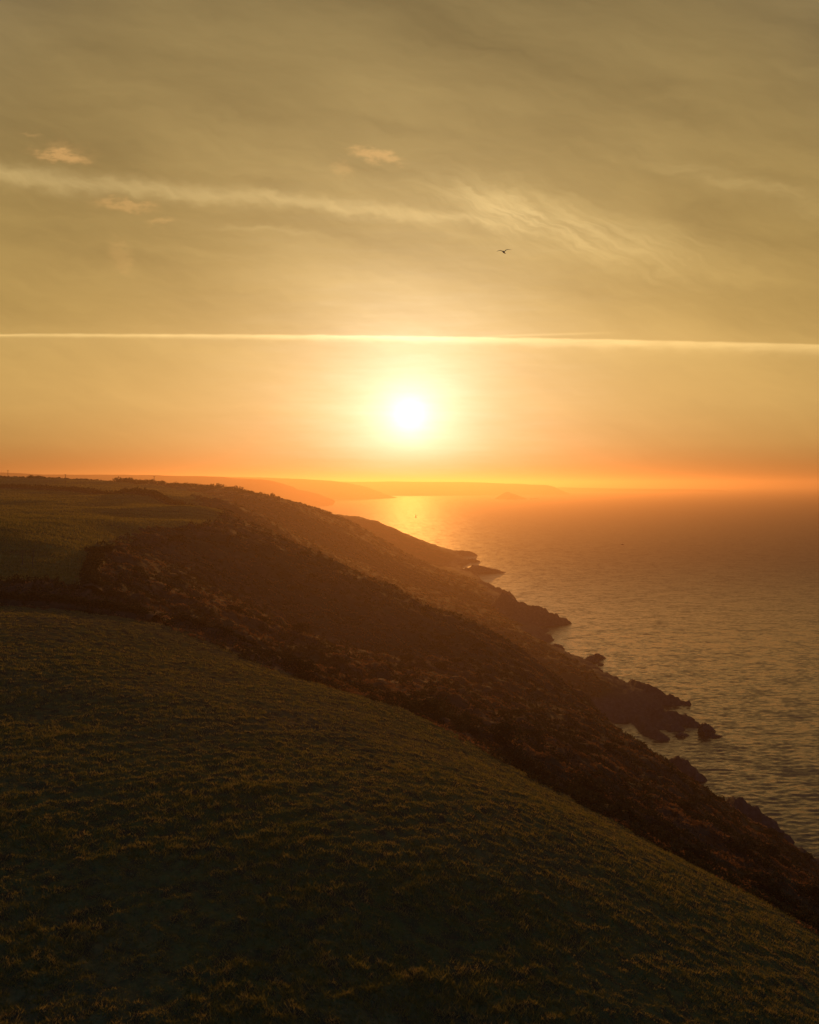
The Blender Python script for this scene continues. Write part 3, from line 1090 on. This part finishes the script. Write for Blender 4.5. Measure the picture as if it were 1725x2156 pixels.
hedge('hedgerow', [P(-150, 1258, 172), P(0, 1270, 168), P(120, 1281, 164), P(240, 1296, 160), P(330, 1310, 157)], 3.4, 2.7, 10000, 0.19,
      'thick dark hedge along the top of the near field at the left edge', 61)
hedge('hedgerow', [P(340, 1306, 162), P(420, 1324, 159), P(500, 1347, 158), P(570, 1372, 158)], 3.4, 2.2, 5000, 0.18,
      'dark broken hedge running on downhill from the end of the near hedge', 62)
g1_, g2_, g3_ = ground(205, 1170), ground(190, 1210), ground(196, 1246)
hedge('hedgerow', [(g1_[0], g1_[1] + 10), g1_, g2_, g3_], 5.0, 2.6, 6000, 0.26, 'short dark hedge running up from the near hedge to a hedge corner', 63)
hedge('hedgerow', [P(-150, 1024, 810), P(0, 1027, 790), P(130, 1032, 735), P(250, 1045, 645), P(330, 1055, 580), P(400, 1063, 520), P(462, 1073, 468)], 6.0, 4.6, 9000, 0.7,
      'long dark hedge crossing the upper pasture below the telephone poles', 64)
hedge('hedgerow', [P(475, 1072, 468), P(530, 1082, 490), P(600, 1094, 530), P(660, 1106, 570)], 4.0, 2.2, 4000, 0.6,
      'far hedge line running from the pasture corner across the brown slope', 65)
bx_, by_ = ground(200, 1163)
bush('hedge_corner_bush', bx_, by_, 3.4, 4, 'big dark bush at the top of the short hedge below the pasture', None, rz=0.4, tall=0.95)


# ------------------------------------------------------------------ bare saplings at the left
def tube(path, radii, n=6):
    vs_, fs_ = [], []
    for i, (p, r_) in enumerate(zip(path, radii)):
        for q in range(n):
            an = q * 2 * math.pi / n
            vs_.append((p[0] + math.cos(an) * r_, p[1] + math.sin(an) * r_, p[2]))
    for i in range(len(path) - 1):
        for q in range(n):
            fs_.append((i * n + q, i * n + (q + 1) % n, (i + 1) * n + (q + 1) % n, (i + 1) * n + q))
    return vs_, fs_


def join(parts):
    V_, F_, b = [], [], 0
    for v, f in parts:
        V_ += list(v)
        F_ += [tuple(i + b for i in q) for q in f]
        b += len(v)
    return V_, F_


def sapling(ax, ay, hgt, seed, label):
    x, y = ground(ax, ay)
    r = random.Random(seed)
    e = bpy.data.objects.new('bare_tree', None)
    COL.objects.link(e)
    e.location = (x, y, float(hz(np.array([x]), np.array([y]))[0]) - 0.1)
    path = [(0, 0, 0)]
    for i in range(1, 8):
        path.append((path[-1][0] + r.uniform(-.12, .22) * hgt / 6, path[-1][1] + r.uniform(-.1, .1), i * hgt / 7))
    v, f = tube(path, [0.13 * (1 - i / 8.5) for i in range(8)])
    mesh_np('trunk', v, f, M_WOOD, parent=e)
    br = []
    for i in range(3, 8):
        for s in range(3):
            a = r.uniform(0, 6.28)
            L = hgt * r.uniform(.10, .22)
            p0 = path[i]
            p1 = (p0[0] + math.cos(a) * L * .5, p0[1] + math.sin(a) * L * .5, p0[2] + L * .5)
            p2 = (p1[0] + math.cos(a + .4) * L * .4, p1[1] + math.sin(a + .4) * L * .4, p1[2] + L * .45)
            br.append(tube([p0, p1, p2], [.045, .03, .012], 4))
    v, f = join(br)
    mesh_np('crown', v, f, M_WOOD, parent=e)
    tag(e, label, 'tree')


sapling(48, 1190, 3.6, 3, 'thin bare tree nearest the left edge below the pasture')
sapling(70, 1196, 4.4, 4, 'thin leaning bare tree just right of the leftmost bare tree')


# ------------------------------------------------------------------ telephone poles
def pole(ax, ay_base, Y, hgt, label):
    x = (ax - CX) / F * Y
    e = bpy.data.objects.new('telephone_pole', None)
    COL.objects.link(e)
    e.location = (x, Y, float(hz(np.array([x]), np.array([Y]))[0]) - 0.3)
    v, f = tube([(0, 0, 0), (0, 0, hgt * .5), (0, 0, hgt)], [.27, .24, .20], 8)
    mesh_np('post', v, f + [tuple(range(16, 24))] if False else f, M_WOOD, parent=e)

    def bar(x0, x1, z0, z1, y0=-.06, y1=.06):
        c = [(xx, yy, zz) for zz in (z0, z1) for yy in (y0, y1) for xx in (x0, x1)]
        return c, [(0, 1, 3, 2), (4, 6, 7, 5), (0, 4, 5, 1), (2, 3, 7, 6), (0, 2, 6, 4), (1, 5, 7, 3)]
    v, f = bar(-1.0, 1.0, hgt - .62, hgt - .34, -.34, -.10)
    arm = mesh_np('crossarm', v, f, M_WOOD, parent=e)
    for xx in (-.65, -.3, .3, .65):
        v, f = tube([(xx, -.14, hgt - .32), (xx, -.14, hgt - .24), (xx, -.14, hgt - .16)], [.04, .055, .03], 6)
        mesh_np('insulator', v, f, M_WOOD, parent=e)
    return tag(e, label, 'pole', 'telephone poles across the upper pasture')


pole(17, 1005, 950, 9.0, 'telephone pole on the skyline nearest the left edge')
pole(138, 1020, 840, 10.4, 'tallest telephone pole, standing in the pasture right of the skyline bushes')
pole(325, 1014, 960, 9.0, 'small telephone pole rising behind the row of hawthorns')


# ------------------------------------------------------------------ boats
M_HULL = material('boat hull', lambda nb, out: principled(nb, out, (0.05, 0.05, 0.06), 0.5, 0.4))
M_CABIN = material('boat cabin', lambda nb, out: principled(nb, out, (0.25, 0.24, 0.22), 0.5, 0.4))
M_SAIL = material('sailcloth', lambda nb, out: principled(nb, out, (0.16, 0.13, 0.10), 0.9, 0.1))


def hull(L, B, Hh):
    st = [(-.5, .72), (-.3, .95), (0, 1.0), (.25, .82), (.42, .4), (.5, .03)]
    v, f = [], []
    for t, b_ in st:
        sheer = Hh * (1 + .35 * max(t, 0) * 2)
        for yy, zz in ((-b_ * B / 2, sheer), (-b_ * B * .36, 0), (0, -Hh * .5), (b_ * B * .36, 0), (b_ * B / 2, sheer)):
            v.append((t * L, yy, zz))
    for i in range(len(st) - 1):
        for j in range(4):
            a = i * 5 + j
            f.append((a, a + 5, a + 6, a + 1))
        f.append((i * 5, i * 5 + 4, i * 5 + 9, i * 5 + 5))
    return v, f


def boat(ax, ay, L, sail, label, rz):
    x, y, _ = S(ax, ay)
    e = bpy.data.objects.new('sailing_boat' if sail else 'fishing_boat', None)
    COL.objects.link(e)
    e.location = (x, y, 0.15)
    e.rotation_euler = (0, 0, rz)
    v, f = hull(L, L * .32, L * .11)
    mesh_np('hull', v, f, M_HULL, parent=e)
    z0 = L * .11
    c = [(a * L, b * L, z0 + h_) for h_ in (-.2, L * .16) for a, b in ((-.22, -.10), (.10, -.10), (.10, .10), (-.22, .10))]
    mesh_np('cabin', c, [(0, 1, 2, 3), (4, 7, 6, 5), (0, 4, 5, 1), (1, 5, 6, 2), (2, 6, 7, 3), (3, 7, 4, 0)], M_CABIN, parent=e)
    mh = L * (1.35 if sail else .55)
    v, f = tube([(.08 * L, 0, z0), (.08 * L, 0, z0 + mh * .5), (.08 * L, 0, z0 + mh)], [.09, .08, .05], 6)
    mesh_np('mast', v, f, M_HULL, parent=e)
    if sail:
        for nm, pts in (('mainsail', [(.06 * L, .03, z0 + .1 * mh), (-.42 * L, .35, z0 + .12 * mh), (.06 * L, .03, z0 + mh * .97)]),
                        ('jib', [(.10 * L, .03, z0 + .8 * mh), (.46 * L, 0, z0 + .03 * mh), (.06 * L, .45, z0 + .08 * mh)])):
            p = np.array(pts)
            q = np.concatenate([p, p + np.array([0, .04, 0])])
            mesh_np(nm, q, [(0, 1, 2), (3, 5, 4), (0, 3, 4), (0, 4, 1), (1, 4, 5), (1, 5, 2), (2, 5, 3), (2, 3, 0)], M_SAIL, parent=e)
    return tag(e, label, 'boat')


boat(876, 1089, 10.0, True, 'tiny sailing boat in the bright sun track behind the hill', 1.2)
boat(1311, 1147, 8.0, False, 'small dark boat alone on the open sea right of the island', 0.4)
boat(1471, 1063, 11.0, False, 'faint boat in the haze far out towards the right', 0.2)


# ------------------------------------------------------------------ gull
M_BIRD = material('gull feathers', lambda nb, out: principled(
    nb, out, nb.ramp(nb.noise(gpos(nb), 9, 3), [(0.3, (0.05, 0.045, 0.04)), (0.7, (0.12, 0.11, 0.10))]), 0.9, 0.1))


def gull():
    Y = 78.0
    x, y, z = P(1061, 531, Y)
    # body: a spindle flying away to the left and banking, wings swept in a shallow M
    secs = [(-.30, .012, .0), (-.22, .045, .0), (-.10, .075, .0), (.02, .085, .005), (.13, .07, .015), (.20, .045, .03), (.26, .04, .04), (.30, .02, .035), (.34, .006, .03)]
    n = 8
    v, f = [], []
    for (t, r_, dz_) in secs:
        for q in range(n):
            an = q * 2 * math.pi / n
            v.append((math.cos(an) * r_, t, math.sin(an) * r_ * .9 + dz_))
    for i in range(len(secs) - 1):
        for q in range(n):
            f.append((i * n + q, i * n + (q + 1) % n, (i + 1) * n + (q + 1) % n, (i + 1) * n + q))
    f.append(tuple(range(n))[::-1][:4])
    parts = [(v, f)]
    # wings
    for s in (-1, 1):
        sp = [(.04, .00, .16, .03, .05), (.20, .05, .15, .14, .03), (.34, .06, .12, .19, .025), (.50, .02, .09, .18, .015), (.62, -.05, .05, .165, .008), (.70, -.12, .015, .15, .003)]
        wv, wf = [], []
        for (d_, c_, ch, zz, th) in sp:
            for (yy, dz2) in ((c_ + ch / 2, 0), (c_, th), (c_ - ch / 2, 0), (c_, -th)):
                wv.append((s * d_, yy, zz + dz2))
        for i in range(len(sp) - 1):
            for q in range(4):
                wf.append((i * 4 + q, i * 4 + (q + 1) % 4, (i + 1) * 4 + (q + 1) % 4, (i + 1) * 4 + q))
        parts.append((wv, wf))
    # tail fan
    parts.append(([(-.02, -.26, .01), (.02, -.26, .01), (.075, -.42, 0), (-.075, -.42, 0), (-.02, -.26, -.01), (.02, -.26, -.01), (.075, -.42, -.008), (-.075, -.42, -.008)],
                  [(0, 1, 2, 3), (4, 7, 6, 5), (0, 4, 5, 1), (1, 5, 6, 2), (2, 6, 7, 3), (3, 7, 4, 0)]))
    V_, F_ = join(parts)
    me = bpy.data.meshes.new('gull')
    me.from_pydata([tuple(map(float, q)) for q in V_], [], F_)
    me.update()
    me.materials.append(M_BIRD)
    o = bpy.data.objects.new('gull', me)
    COL.objects.link(o)
    o.location = (x, y, z)
    o.scale = (1.0, 1.0, 1.0)
    o.rotation_euler = (math.radians(30), math.radians(-9), math.radians(10))
    tag(o, 'dark gull gliding with raised wings alone in the sky', 'bird')


gull()

# ------------------------------------------------------------------ the evening air
def m_haze(nb, out):
    v = nb.node('ShaderNodeVolumePrincipled')
    v.inputs['Color'].default_value = (0.72, 0.48, 0.34, 1)
    v.inputs['Density'].default_value = 1.22e-4
    v.inputs['Anisotropy'].default_value = 0.70
    nb.t.links.new(v.outputs[0], out.inputs['Volume'])


B, z0, z1 = 60000.0, -6.0, 215.0
hv = [(sx * B, sy * B, zz) for zz in (z0, z1) for sx, sy in ((-1, -1), (1, -1), (1, 1), (-1, 1))]
o = mesh_np('haze', hv, [(0, 3, 2, 1), (4, 5, 6, 7), (0, 1, 5, 4), (1, 2, 6, 5), (2, 3, 7, 6), (3, 0, 4, 7)], material('evening haze', m_haze))
tag(o, 'thin warm evening haze over the bay', 'haze', kind='stuff')
